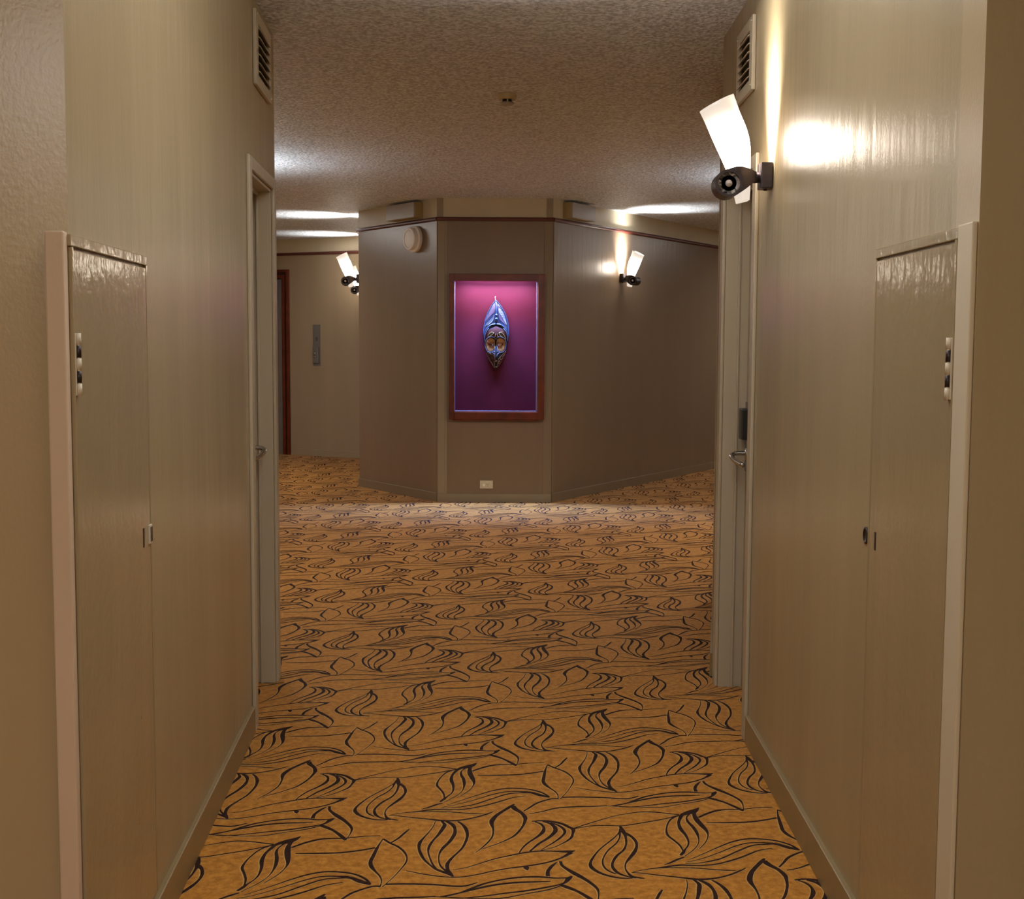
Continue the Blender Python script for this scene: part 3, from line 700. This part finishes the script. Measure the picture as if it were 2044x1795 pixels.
def sconce(label, a, b_, s, z, lean=1):
    """wall sconce; local x along the wall, -y out into the room"""
    t = thing('wall_sconce', label, 'lamp', frame_matrix(a, b_, 1, z, s), 'tilted glass wall sconces')
    # back plate block
    bm = bmesh.new(); box(bm, -0.035, 0.035, -0.040, -0.0005, -0.042, 0.042, 0.004)
    bp_ = link('back_plate', bm, M['bronze'], t)
    for zz in (0.043, -0.043):
        bm = bmesh.new(); lathe(bm, [(0.006, zz-0.004), (0.006, zz+0.002), (0.0001, zz+0.004)], 10, 'Z', (0, -0.02, 0))
        link('screw', bm, M['bronze'], bp_, True)
    # neck and flaring barrel (axis out of the wall), ending in a scroll whose axis runs along the wall
    bm = bmesh.new()
    tube(bm, [(0, -0.036, -0.004), (0, -0.062, -0.006)], [0.017, 0.017], 16)
    link('neck', bm, M['bronze'], t, True)
    bm = bmesh.new()
    # silhouette in (y,z): strip that leaves the neck and widens into the scroll; extruded along x
    top = catmull([(-0.052, 0.012), (-0.075, 0.020), (-0.105, 0.026), (-0.135, 0.022), (-0.165, 0.006), (-0.184, -0.020)], 5)
    bot = catmull([(-0.052, -0.016), (-0.068, -0.028), (-0.085, -0.042), (-0.105, -0.056), (-0.125, -0.068), (-0.145, -0.072)], 5)
    hw = 0.043
    for sx in (-1, 1):
        pass
    V = {}
    n = len(top)
    for sx in (-1, 1):
        for i in range(n):
            wv = hw*(0.45+0.55*min(1, i/(n*0.45))) if i < n*0.5 else hw*(1-0.28*(i-n*0.5)/(n*0.5))
            V[sx, 0, i] = bm.verts.new((sx*wv, *top[i])); V[sx, 1, i] = bm.verts.new((sx*wv, *bot[i]))
    for i in range(n-1):
        bm.faces.new((V[-1, 0, i], V[1, 0, i], V[1, 0, i+1], V[-1, 0, i+1]))
        bm.faces.new((V[-1, 1, i], V[-1, 1, i+1], V[1, 1, i+1], V[1, 1, i]))
        for sx in (-1, 1):
            bm.faces.new((V[sx, 0, i], V[sx, 0, i+1], V[sx, 1, i+1], V[sx, 1, i]))
    bm.faces.new((V[-1, 0, 0], V[-1, 1, 0], V[1, 1, 0], V[1, 0, 0]))
    bm.faces.new((V[-1, 0, n-1], V[1, 0, n-1], V[1, 1, n-1], V[-1, 1, n-1]))
    arm = link('arm', bm, M['bronze'], t); smooth_by_angle(arm, 40)
    # scroll ring and its two end caps
    c = (0, -0.145, -0.028)
    bm = bmesh.new(); lathe(bm, [(0.036, -0.048), (0.045, -0.048), (0.045, 0.048), (0.036, 0.048), (0.036, -0.048)], 40, 'X', c, cap=False)
    rings = [v for v in bm.verts]
    sc_ = link('scroll_ring', bm, M['bronze'], t); smooth_by_angle(sc_, 40)
    for sx in (-1, 1):
        bm = bmesh.new(); lathe(bm, [(0.0365, sx*0.043), (0.025, sx*0.043), (0.023, sx*0.034), (0.013, sx*0.034), (0.011, sx*0.045), (0.0001, sx*0.049)], 32, 'X', c)
        link('scroll_cap', bm, M['bronze_cap'], t, True)
    # glass: rolled, tapering sheet, open towards the wall; traced in profile (out, up)
    outl = catmull([(-0.236, 0.208), (-0.215, 0.166), (-0.190, 0.112), (-0.165, 0.060), (-0.140, 0.005), (-0.124, -0.045), (-0.112, -0.088)], 4)
    inn = catmull([(-0.130, 0.262), (-0.108, 0.205), (-0.084, 0.150), (-0.072, 0.100), (-0.070, 0.030), (-0.070, -0.030), (-0.072, -0.078)], 4)
    bm = bmesh.new()
    rows = []
    NS = 26
    for i, ((oy, oz), (iy, iz)) in enumerate(zip(outl, inn)):
        f = i/(len(outl)-1)
        hwid = 0.030 + 0.024*max(0.0, 1-f/0.6)
        row = []
        for k in range(NS+1):
            a_ = math.radians(-158 + 316*k/NS)          # C-shaped section, gap on the wall side
            u = (1+math.cos(a_))/2                      # 1 = outer side, 0 = wall side
            y = iy + (oy-iy)*u; zz = iz + (oz-iz)*u
            row.append(bm.verts.new((math.sin(a_)*hwid, y, zz)))
        rows.append(row)
    for r0, r1 in zip(rows, rows[1:]):
        for k in range(NS):
            bm.faces.new((r0[k], r0[k+1], r1[k+1], r1[k]))
    sh = link('glass_shade', bm, M['shade'], t, True)
    so = sh.modifiers.new('thickness', 'SOLIDIFY'); so.thickness = 0.004; so.offset = 0
    # lamp inside
    bm = bmesh.new(); lathe(bm, [(0.0001, 0.025), (0.009, 0.027), (0.013, 0.045), (0.016, 0.075), (0.012, 0.095), (0.0001, 0.103)], 16, 'Z', (0, -0.120, 0))
    link('bulb', bm, M['lamp'], t, True)
    d = bpy.data.lights.new('sconce_light', 'POINT'); d.energy = BULB_POWER; d.color = (1, 0.95, 0.9); d.shadow_soft_size = 0.02
    lo = bpy.data.objects.new('sconce_light', d); lo.parent = t; lo.location = (0, -0.135, 0.165); COL.objects.link(lo)
    return t
sconce('big lit wall sconce on the near right wall beside the door', RW0, RW1, SR(4.24), 1.965)
sconce('small lit wall sconce on the splayed wall right of the display case', CR0, CR1, seg_len(CR0, (1.045, 12.41)), 2.040)
sconce('lit wall sconce behind the left corner of the display wall, nearer of two', CS0, CS1, seg_len(CS0, CS1)-0.42, 2.045)
sconce('farther wall sconce half hidden below the nearer one, left of the display wall', CS0, CS1, 0.28, 2.045)
# sconces round the corners, plus one added unseen behind the camera for wall gloss
for lab, a, b_, s in (('lit wall sconce round the corner in the lift lobby', OL0, OL1, seg_len(OL0, OL1)-0.5),
                      ('lit wall sconce round the corner in the ring corridor', OR2, OR15, 1.6),
                      ('added lit wall sconce, unseen behind the camera', (NR[0], -2.5), (NL[0], -2.5), 2.4)):
    sconce(lab, a, b_, s, 2.03)

# ---------------------------------------------------------------- ceiling smoke detector
t = thing('smoke_detector', 'small round cream smoke detector on the ceiling', 'smoke detector', Matrix.Translation((-0.035, 6.60, CEIL)))
bm = bmesh.new(); lathe(bm, [(0.050, -0.0005), (0.050, -0.020), (0.044, -0.026), (0.036, -0.027)], 36, 'Z'); o = link('base', bm, M['detector'], t); smooth_by_angle(o, 30)
bm = bmesh.new(); lathe(bm, [(0.026, -0.026), (0.026, -0.044)], 24, 'Z'); link('sensor_core', bm, M['black'], t, True)
for k in range(6):
    a = 2*math.pi*(k+0.5)/6 + 0.1
    bm = bmesh.new(); box(bm, 0.029, 0.034, -0.003, 0.003, -0.044, -0.025); xform(bm, Matrix.Rotation(a, 4, 'Z')); link('pillar', bm, M['cream_plastic'], t)
bm = bmesh.new(); lathe(bm, [(0.036, -0.041), (0.036, -0.047), (0.026, -0.054), (0.0001, -0.057)], 30, 'Z'); o = link('cap', bm, M['grey_box'], t); smooth_by_angle(o, 30)

# ---------------------------------------------------------------- display case
T_ = frame_matrix(CF0, CF1, 1)
t = thing('display_case', 'dark red timber display case set in the core wall, lit violet inside', 'display case', T_)
fx0, fx1, fz0, fz1 = 0.104, 0.944, 0.737, 2.013
R_ = M['redwood']
bar('frame_stile', t, R_, fx0, CX0, -0.040, -0.0005, fz0, fz1, 0.004)
bar('frame_stile', t, R_, CX1, fx1, -0.040, -0.0005, fz0, fz1, 0.004)
bar('frame_rail', t, R_, CX0, CX1, -0.038, -0.0005, CZ1, fz1, 0.004)
bar('frame_rail', t, R_, CX0, CX1, -0.038, -0.0005, fz0, CZ0, 0.004)
bar('lower_lip', t, R_, fx0+0.03, fx1-0.05, -0.030, -0.0005, fz0-0.012, fz0, 0.003)
DEP = 0.17
LIN = mat('plum_case_lining', (0.070, 0.0048, 0.0100), 0.6, spec=0.15, bump=((30, 30, 3), 0.12, 0.001), vary=0.12, vary_scale=4)
bar('back_panel', t, LIN, CX0-0.008, CX1+0.008, DEP, DEP+0.012, CZ0-0.008, 2.008)
bar('side_panel', t, LIN, CX0-0.009, CX0, 0.0, DEP, CZ0-0.008, 2.008)
bar('side_panel', t, LIN, CX1, CX1+0.009, 0.0, DEP, CZ0-0.008, 2.008)
bar('top_panel', t, LIN, CX0, CX1, 0.0, DEP, 2.004, 2.012)
bar('sill', t, LIN, CX0, CX1, 0.0, DEP, CZ0-0.009, CZ0)
LIT_EDGE = mat('pale_lit_edge', (0.24, 0.22, 0.26), 0.4, metal=0.3)  # pale strips stand in for edges and sill lit by the tube
bar('lit_edge_strip', t, LIT_EDGE, CX1-0.012, CX1, -0.012, -0.002, CZ0, CZ1-0.002, 0.002)
bar('lit_edge_strip', t, LIT_EDGE, CX0, CX0+0.006, -0.012, -0.002, CZ0, CZ1-0.002, 0.002)
bar('lit_edge_strip', t, LIT_EDGE, CX0+0.006, CX1-0.012, -0.014, 0.004, CZ0, CZ0+0.010, 0.002)
tb = mat('lit_tube', (0.9, 0.9, 1.0), 0.5)
tb.node_tree.nodes['Principled BSDF'].inputs['Emission Color'].default_value = (0.80, 0.78, 1.0, 1)
tb.node_tree.nodes['Principled BSDF'].inputs['Emission Strength'].default_value = 4
bm = bmesh.new(); lathe(bm, [(0.0001, CX0+0.06), (0.008, CX0+0.06), (0.008, CX1-0.06), (0.0001, CX1-0.06)], 14, 'X', (0, 0.032, 1.994))
link('light_tube', bm, tb, t, True)
al = area_light('case_tube_light', (0, 0, 0), 0.62, 0.02, 42.0, (0.50, 0.56, 1.0))
al2 = area_light('case_floor_fill', (0, 0, 0), 0.62, 0.015, 150.0, (0.13, 0.29, 1.0))  # added fill aimed at the floor; the case holds only one tube
al2.data.spread = math.radians(130)
al2.parent = t; al2.location = ((CX0+CX1)/2, 0.012, 1.980); al2.rotation_euler = (math.radians(-38), 0, 0)
al.parent = t; al.location = ((CX0+CX1)/2, 0.032, 1.983); al.rotation_euler = (math.radians(-22), 0, 0)

# ---------------------------------------------------------------- carved mask hanging in the case
def build_mask():
    S_ = 0.000469
    MX, MZ = -0.146-CF0[0], 1.82            # local in the core front frame
    t = thing('carved_mask', 'tall almond-shaped carved and painted wooden mask hanging in the display case', 'mask',
              T_ @ Matrix.Translation((MX, DEP-0.001, MZ)))
    def P(x, y): return ((x-572)*S_, (208-y)*S_)
    outline = [P(*q) for q in ((557, 262), (500, 345), (440, 440), (385, 555), (345, 690), (325, 820), (325, 940), (340, 1060), (370, 1200), (415, 1335), (475, 1460), (540, 1560),
                               (568, 1600), (600, 1545), (670, 1440), (740, 1290), (790, 1130), (815, 970), (820, 840), (805, 700), (765, 560), (700, 430), (625, 320))]
    OL = catmull(outline, 5, closed=True)
    zt, zb = P(0, 262)[1], P(0, 1600)[1]
    def halfw(z):
        xs = []
        for (xa, za), (xb, zb_) in zip(OL, OL[1:]+OL[:1]):
            if (za > z) != (zb_ > z): xs.append(xa+(xb-xa)*(z-za)/(zb_-za))
        return (min(xs), max(xs)) if len(xs) >= 2 else (0, 0.0001)
    def g(x, z, cx, cz, sx, sz): return math.exp(-((x-cx)/sx)**2-((z-cz)/sz)**2)
    def depth(x, z):
        a, b_ = halfw(z)
        c = (a+b_)/2; h = max(1e-4, (b_-a)/2)
        r = min(1.0, abs((x-c)/h))
        d = 0.014 + 0.026*math.sqrt(max(0, 1-r*r))*min(1, h/0.06)
        fx, fz = P(572, 900)
        d += 0.030*g(x, z, 0, fz, 0.085, 0.060)                  # bulging forehead
        d += 0.018*g(x, z, 0, P(0, 1230)[1], 0.016, 0.075)       # nose ridge
        d -= 0.010*(g(x, z, P(480, 0)[0], P(0, 1110)[1], 0.030, 0.028)+g(x, z, P(650, 0)[0], P(0, 1110)[1], 0.030, 0.028))
        d += 0.010*g(x, z, 0, P(0, 1530)[1], 0.02, 0.03)
        d += 0.010*g(x, z, 0, P(0, 420)[1], 0.010, 0.12)
        return d
    def solid(name, poly, m, off=0.0, bulge=0.0, rings=6, base=None):
        cx = sum(p[0] for p in poly)/len(poly); cz = sum(p[1] for p in poly)/len(poly)
        bm = bmesh.new()
        prev = None
        n = len(poly)
        ctr = bm.verts.new((cx, -(depth(cx, cz)+off+bulge), cz))
        for k in range(1, rings+1):
            f = k/rings
            ring = [bm.verts.new((cx+(x-cx)*f, -(depth(cx+(x-cx)*f, cz+(z-cz)*f)+off+bulge*math.sqrt(max(0, 1-f*f))), cz+(z-cz)*f)) for x, z in poly]
            for i in range(n):
                j = (i+1) % n
                if prev is None: bm.faces.new((ctr, ring[j], ring[i]))
                else: bm.faces.new((prev[i], prev[j], ring[j], ring[i]))
            prev = ring
        bk = [bm.verts.new((x, (0.0 if base is None else -(depth(x, z)+base)), z)) for x, z in poly]
        for i in range(n):
            j = (i+1) % n
            bm.faces.new((prev[i], prev[j], bk[j], bk[i]))
        bm.faces.new(bk)
        return bm
    def part(name, pts, m, off, bulge=0.0, parent=None, n=4):
        poly = catmull([P(*q) for q in pts], n, closed=True)
        o = link(name, solid(name, poly, m, off, bulge, 5, off-0.003), m, parent or t)
        smooth_by_angle(o, 50)
        return o
    def line(name, pts, m, r_, off=0.001, parent=None, closed=False, n=4):
        pp = catmull([P(*q) for q in pts], n, closed=closed)
        if closed: pp.append(pp[0])
        bm = bmesh.new(); tube(bm, [(x, -(depth(x, z)+off), z) for x, z in pp], r_, 6)
        return link(name, bm, m, parent or t, True)
    blue = mat('mask_blue_grey_paint', (0.0248, 0.0413, 0.0660), 0.25)
    navy = mat('mask_dark_blue_paint', (0.0099, 0.0132, 0.0248), 0.3)
    brown = mat('mask_dark_brown_paint', (0.0385, 0.0121, 0.0077), 0.18)
    gold = mat('mask_gold_line_paint', (0.3163, 0.1925, 0.0825), 0.35)
    pale = mat('mask_pale_line_paint', (0.1650, 0.1716, 0.1716), 0.3)
    tan = mat('mask_tan_paint', (0.4263, 0.2200, 0.0756), 0.3)
    rose = mat('mask_mauve_inlay', (0.0726, 0.0429, 0.0528), 0.35)
    red = mat('mask_red_brown_paint', (0.1100, 0.0248, 0.0099), 0.3)
    white = mat('mask_shell_white', (0.5156, 0.5019, 0.4813), 0.2)
    olive = mat('mask_olive_paint', (0.0605, 0.0468, 0.0083), 0.3)
    blk = mat('mask_black_paint', (0.0055, 0.0044, 0.0055), 0.2)
    link('board', solid('board', OL, navy, 0, 0, 14), navy, t, True)
    line('rim', [(557, 275), (500, 352), (445, 445), (392, 560), (355, 690), (338, 820), (340, 940)], blue, 0.0048)
    line('rim', [(560, 275), (622, 335), (694, 440), (756, 565), (795, 705), (808, 840), (806, 960)], blue, 0.0048)
    line('lower_rim', [(340, 940), (355, 1070), (385, 1200), (430, 1335), (487, 1455), (548, 1555)], brown, 0.004)
    line('lower_rim', [(806, 960), (780, 1130), (728, 1290), (660, 1435), (600, 1535)], brown, 0.004)
    # crown inlays
    i1 = part('crown_inlay', [(545, 330), (500, 400), (450, 480), (405, 570), (365, 670), (430, 600), (500, 530), (545, 480)], rose, 0.0015)
    line('inlay_line', [(543, 335), (500, 395), (455, 470), (408, 568), (368, 668)], pale, 0.0012, 0.004, i1)
    i2 = part('crown_inlay', [(590, 350), (620, 420), (690, 520), (740, 620), (772, 730), (700, 690), (630, 610), (612, 480)], rose, 0.0015)
    lf = part('shell_leaf', [(625, 425), (665, 450), (710, 520), (742, 620), (770, 735), (725, 660), (670, 570), (622, 490)], pale, 0.004)
    for q in range(4):
        yy = 470+q*40
        line('leaf_line', [(640+q*14, yy), (668+q*16, yy-12), (690+q*14, yy+14), (668+q*14, yy+34)], rose, 0.0011, 0.0065, lf)
    lf = part('shell_leaf', [(535, 545), (500, 600), (450, 660), (395, 715), (365, 765), (430, 730), (500, 670), (532, 600)], pale, 0.004)
    line('leaf_line', [(528, 560), (490, 625), (430, 690), (375, 750)], navy, 0.0016, 0.0068, lf)
    # crest ridge with two knobs
    line('crest_ridge', [(562, 285), (570, 380), (574, 470), (575, 540), (574, 700)], blue, [0.0035+0.0035*min(1, k/8) for k in range(17)], 0.003)
    for yy, rr in ((553, 0.0125), (627, 0.0150)):
        x, z = P(575, yy); bm = bmesh.new()
        bmesh.ops.create_uvsphere(bm, u_segments=20, v_segments=12, radius=rr, matrix=Matrix.Translation((x, -(depth(x, z)+0.008), z)) @ Matrix.Scale(0.85, 4, (0, 0, 1)))
        link('crest_knob', bm, blue, t, True)
    x, z = P(573, 675); bm = bmesh.new()
    bmesh.ops.create_uvsphere(bm, u_segments=16, v_segments=10, radius=0.012, matrix=Matrix.Translation((x, -(depth(x, z)+0.006), z)))
    link('crest_beak', bm, blk, t, True)
    # brow band: two arched halves
    line('brow_band', [(566, 725), (500, 735), (430, 775), (375, 850), (350, 930), (348, 1020)], blue, [0.0095-0.0003*k for k in range(21)], 0.006)
    line('brow_band', [(580, 725), (650, 735), (715, 775), (770, 850), (795, 930), (798, 1020)], blue, [0.0095-0.0003*k for k in range(21)], 0.006)
    line('brow_line', [(430, 800), (385, 870), (358, 950), (352, 1040)], pale, 0.0022, 0.012)
    line('brow_line', [(712, 800), (765, 870), (788, 950), (792, 1040)], pale, 0.0022, 0.012)
    fh = part('forehead', [(572, 765), (500, 800), (420, 850), (375, 930), (362, 1020), (400, 1010), (440, 975), (500, 960), (572, 985), (640, 960), (700, 975), (745, 1010), (780, 1030), (775, 930), (730, 850), (650, 800)], brown, 0.004, 0.004)
    for pts in (((415, 950), (440, 905), (490, 875), (525, 885), (510, 915), (470, 945), (430, 965)),):
        o = part('brow_leaf', pts, olive, 0.008, 0, fh); line('leaf_outline', pts, gold, 0.0014, 0.0105, o, True)
    pts = ((625, 890), (665, 880), (715, 920), (745, 970), (750, 1010), (700, 975), (650, 940))
    o = part('brow_leaf', pts, olive, 0.008, 0, fh); line('leaf_outline', pts, gold, 0.0014, 0.0105, o, True)
    line('brow_stroke', [(562, 905), (557, 940), (552, 968)], gold, 0.0024, 0.010, fh)
    line('brow_stroke', [(588, 905), (596, 940), (606, 965)], gold, 0.0024, 0.010, fh)
    # eyes
    for s_, cx in ((1, 467), (-1, 660)):
        def X(dx): return cx + s_*dx
        socket = part('eye_patch', [(X(-90), 1060), (X(-60), 1010), (X(-5), 990), (X(55), 1005), (X(82), 1060), (X(84), 1130), (X(60), 1200), (X(0), 1238), (X(-55), 1215), (X(-88), 1150)], tan, 0.006, 0.002)
        line('eye_outline', [(X(92), 1000), (X(50), 968), (X(-5), 965), (X(-60), 990), (X(-98), 1050), (X(-98), 1150), (X(-60), 1235), (X(0), 1258), (X(60), 1235), (X(92), 1260)], pale, 0.0022, 0.0105)
        line('eye_outline', [(X(80), 1010), (X(40), 985), (X(-5), 985), (X(-52), 1005), (X(-85), 1060), (X(-86), 1145), (X(-52), 1215)], navy, 0.0016, 0.0105)
        el = part('eye_socket', [(X(-55), 1085), (X(-10), 1095), (X(40), 1090), (X(62), 1108), (X(55), 1150), (X(15), 1160), (X(-25), 1135)], red, 0.0130, 0.001)
        line('eyelid', [(X(-60), 1060), (X(-10), 1075), (X(45), 1070), (X(70), 1085)], red, 0.0030, 0.0150)
        for nm, rr, mm, of in (('eye_ring', 0.0095, brown, 0.0145), ('pupil', 0.0058, white, 0.0195)):
            x, z = P(X(42), 1117); bm = bmesh.new()
            bmesh.ops.create_uvsphere(bm, u_segments=16, v_segments=10, radius=rr, matrix=Matrix.Translation((x, -(depth(x, z)+of), z)) @ Matrix.Scale(0.55, 4, (0, 1, 0)))
            link(nm, bm, mm, el, True)
    # nose and moustache scrolls
    line('nose', [(572, 985), (572, 1080), (572, 1180), (572, 1260), (572, 1330)], blk, [0.0028+0.0003*k for k in range(17)], 0.008)
    for s_ in (-1, 1):
        def X(dx): return 572 + s_*dx
        line('nose_line', [(X(0), 1000), (X(-22), 1020), (X(-28), 1080), (X(-22), 1150), (X(-16), 1250), (X(-10), 1345)], pale, 0.0018, 0.0115)
        line('nose_line', [(X(-18), 1150), (X(-26), 1210), (X(-55), 1240), (X(-80), 1262), (X(-40), 1275), (X(-18), 1320), (X(-5), 1350)], pale, 0.0030, 0.009)
        line('nose_line', [(X(-24), 1180), (X(-34), 1225), (X(-60), 1250)], blue, 0.0022, 0.010)
    # cheeks
    pts = ((385, 1270), (450, 1278), (510, 1300), (548, 1350), (552, 1430), (540, 1550), (500, 1480), (440, 1390), (400, 1310))
    o = part('cheek', pts, brown, 0.003); line('cheek_outline', pts, gold, 0.0014, 0.0055, o, True)
    pts = ((762, 1225), (720, 1285), (665, 1320), (620, 1390), (605, 1470), (600, 1530), (650, 1470), (700, 1380), (735, 1300))
    o = part('cheek', pts, brown, 0.003); line('cheek_outline', pts, gold, 0.0016, 0.0055, o, True)
    for cx, cy, rx, ry in ((712, 1300, 16, 26), (672, 1360, 20, 34), (632, 1445, 15, 26)):
        q = [(cx+rx*math.cos(a)+0.5*ry*math.sin(a)*0.6, cy-ry*math.sin(a)) for a in [2*math.pi*k/8 for k in range(8)]]
        line('cheek_ring', q, gold, 0.0018, 0.006, o, True)
    line('mouth', [(552, 1415), (572, 1428), (592, 1415)], gold, 0.0018, 0.006)
    line('mouth', [(550, 1545), (572, 1530), (596, 1545)], gold, 0.0016, 0.006)
    part('chin', [(556, 1365), (590, 1365), (594, 1450), (588, 1540), (572, 1580), (556, 1540), (552, 1450)], blk, 0.003)
    # wire hook at the tip
    bm = bmesh.new()
    tube(bm, [(x, -y, z) for (x, z), y in zip([P(557, 275), P(553, 245), P(553, 225), P(548, 208), P(556, 198), P(565, 205)], (0.02, 0.02, 0.018, 0.014, 0.006, 0.002))], 0.0022, 6)
    link('hook', bm, white, t, True)
    return t
build_mask()

# ---------------------------------------------------------------- small fittings on the core
# double power point
t = thing('power_outlet', 'cream power outlet with one switch low under the display case', 'outlet', frame_matrix(CF0, CF1, 1, 0.158, -0.226-CF0[0]))
bar('plate', t, M['cream_plastic'], -0.058, 0.058, -0.014, -0.0045, -0.036, 0.036, 0.003)
bar('rocker_switch', t, M['white_plastic'], -0.030, -0.014, -0.019, -0.0135, -0.014, 0.006, 0.002)
for dx, dz, a in ((0.003, 0.004, -28), (0.019, 0.004, 28), (0.011, -0.012, 0)):
    bm = bmesh.new(); box(bm, -0.0018, 0.0018, -0.0146, -0.0138, -0.0045, 0.0045); xform(bm, Matrix.Translation((dx, 0, dz)) @ Matrix.Rotation(math.radians(a), 4, 'Y')); link('socket_slot', bm, M['void'], t)
# round sounder
t = thing('alarm_sounder', 'round white alarm sounder on the splayed wall left of the display case', 'alarm', frame_matrix(CL0, CL1, 1, 2.335, seg_len(CL0, (-0.868, 11.58))))
bm = bmesh.new(); lathe(bm, [(0.105, -0.0005), (0.116, -0.004), (0.118, -0.030), (0.110, -0.036), (0.098, -0.037)], 48, 'Y'); o = link('back_box', bm, M['white_plastic'], t); smooth_by_angle(o, 35)
bm = bmesh.new(); lathe(bm, [(0.099, -0.036), (0.100, -0.075), (0.094, -0.081), (0.082, -0.082), (0.076, -0.076), (0.070, -0.078), (0.0001, -0.080)], 48, 'Y'); o = link('face', bm, M['white_plastic'], t); smooth_by_angle(o, 25)
# grey boxes under the ceiling
def ceiling_box(label, a, b_, x0, x1, plain):
    t = thing('wall_box', label, 'box', frame_matrix(a, b_, 1, 2.60, (x0+x1)/2), 'boxes on the frieze either side of the display wall')
    w = (x1-x0)/2
    bar('housing', t, M['yellow_box'], -w, w, -0.085, -0.0005, -0.085, 0.052, 0.003)
    bar('front_cover', t, M['grey_box'], -w-0.004, w-(0.012 if plain else -0.004), -0.100, -0.084, -0.083, 0.050, 0.003)
    return t
ceiling_box('pale grey box on the frieze above the round alarm, left of the display wall', CL0, CL1, seg_len(CL0, (-1.08, 11.883)), seg_len(CL0, (-0.80, 11.48)), False)
ceiling_box('pale grey box on the frieze right of the display wall', CR0, CR1, seg_len(CR0, (0.44, 11.44)), seg_len(CR0, (0.66, 11.80)), False)

# ---------------------------------------------------------------- lift doorway and call panel on the far wall
e = bpy.data.objects.new('door_3', None); COL.objects.link(e); e.matrix_world = frame_matrix(FW0, FW1, 1); tag(e, kind='structure')
XR = seg_len(FW0, (-2.767, 15.954)); XL = XR-1.42
ZT = 2.302
bands = [(0.0, 0.034, 0.030, M['redwood']), (0.034, 0.068, 0.008, M['darkwood']), (0.068, 0.105, 0.020, M['redwood']), (0.105, 0.122, 0.006, M['darkwood'])]
for o0, o1, pr, mm in bands:
    for side in (0, 1):
        xa, xb = (XR-o1, XR-o0) if side == 0 else (XL+o0, XL+o1)
        bar('architrave', e, mm, xa, xb, -pr, 0, 0.0, ZT-o0, 0.003)
    bar('head_architrave', e, mm, XL+o1, XR-o1, -pr, 0, ZT-o1, ZT-o0, 0.003)
bar('lift_door', e, M['steel'], XL+0.122, (XL+XR)/2-0.002, -0.004, -0.0005, 0.005, ZT-0.122)
bar('lift_door', e, M['steel'], (XL+XR)/2+0.002, XR-0.122, -0.004, -0.0005, 0.005, ZT-0.122)

t = thing('lift_call_panel', 'tall steel lift call panel beside the dark timber doorway', 'call panel', frame_matrix(FW0, FW1, 1, 1.37, seg_len(FW0, (-2.405, 15.768))))
bar('plate', t, M['steel'], -0.056, 0.056, -0.006, -0.0005, -0.252, 0.252, 0.002)
hb = bar('button_box', t, M['steel'], -0.044, 0.042, -0.034, -0.006, -0.222, -0.018, 0.006)
for dz in (-0.10, -0.145):
    bm = bmesh.new(); lathe(bm, [(0.012, -0.034), (0.012, -0.037), (0.009, -0.039), (0.0001, -0.0395)], 18, 'Y', (-0.012, 0, dz)); link('button', bm, M['chrome'], hb, True)
    bar('button_mark', hb, M['black'], -0.018, -0.006, -0.0345, -0.0335, dz+0.014, dz+0.019)
for k, (dx, dz, w) in enumerate(((0.0, 0.092, 0.030), (0.002, 0.080, 0.036), (0.004, 0.068, 0.022), (0.0, 0.056, 0.026))):
    bar('engraved_line', t, M['bronze'], dx-w/2, dx+w/2, -0.0066, -0.0058, dz-0.003, dz+0.003)
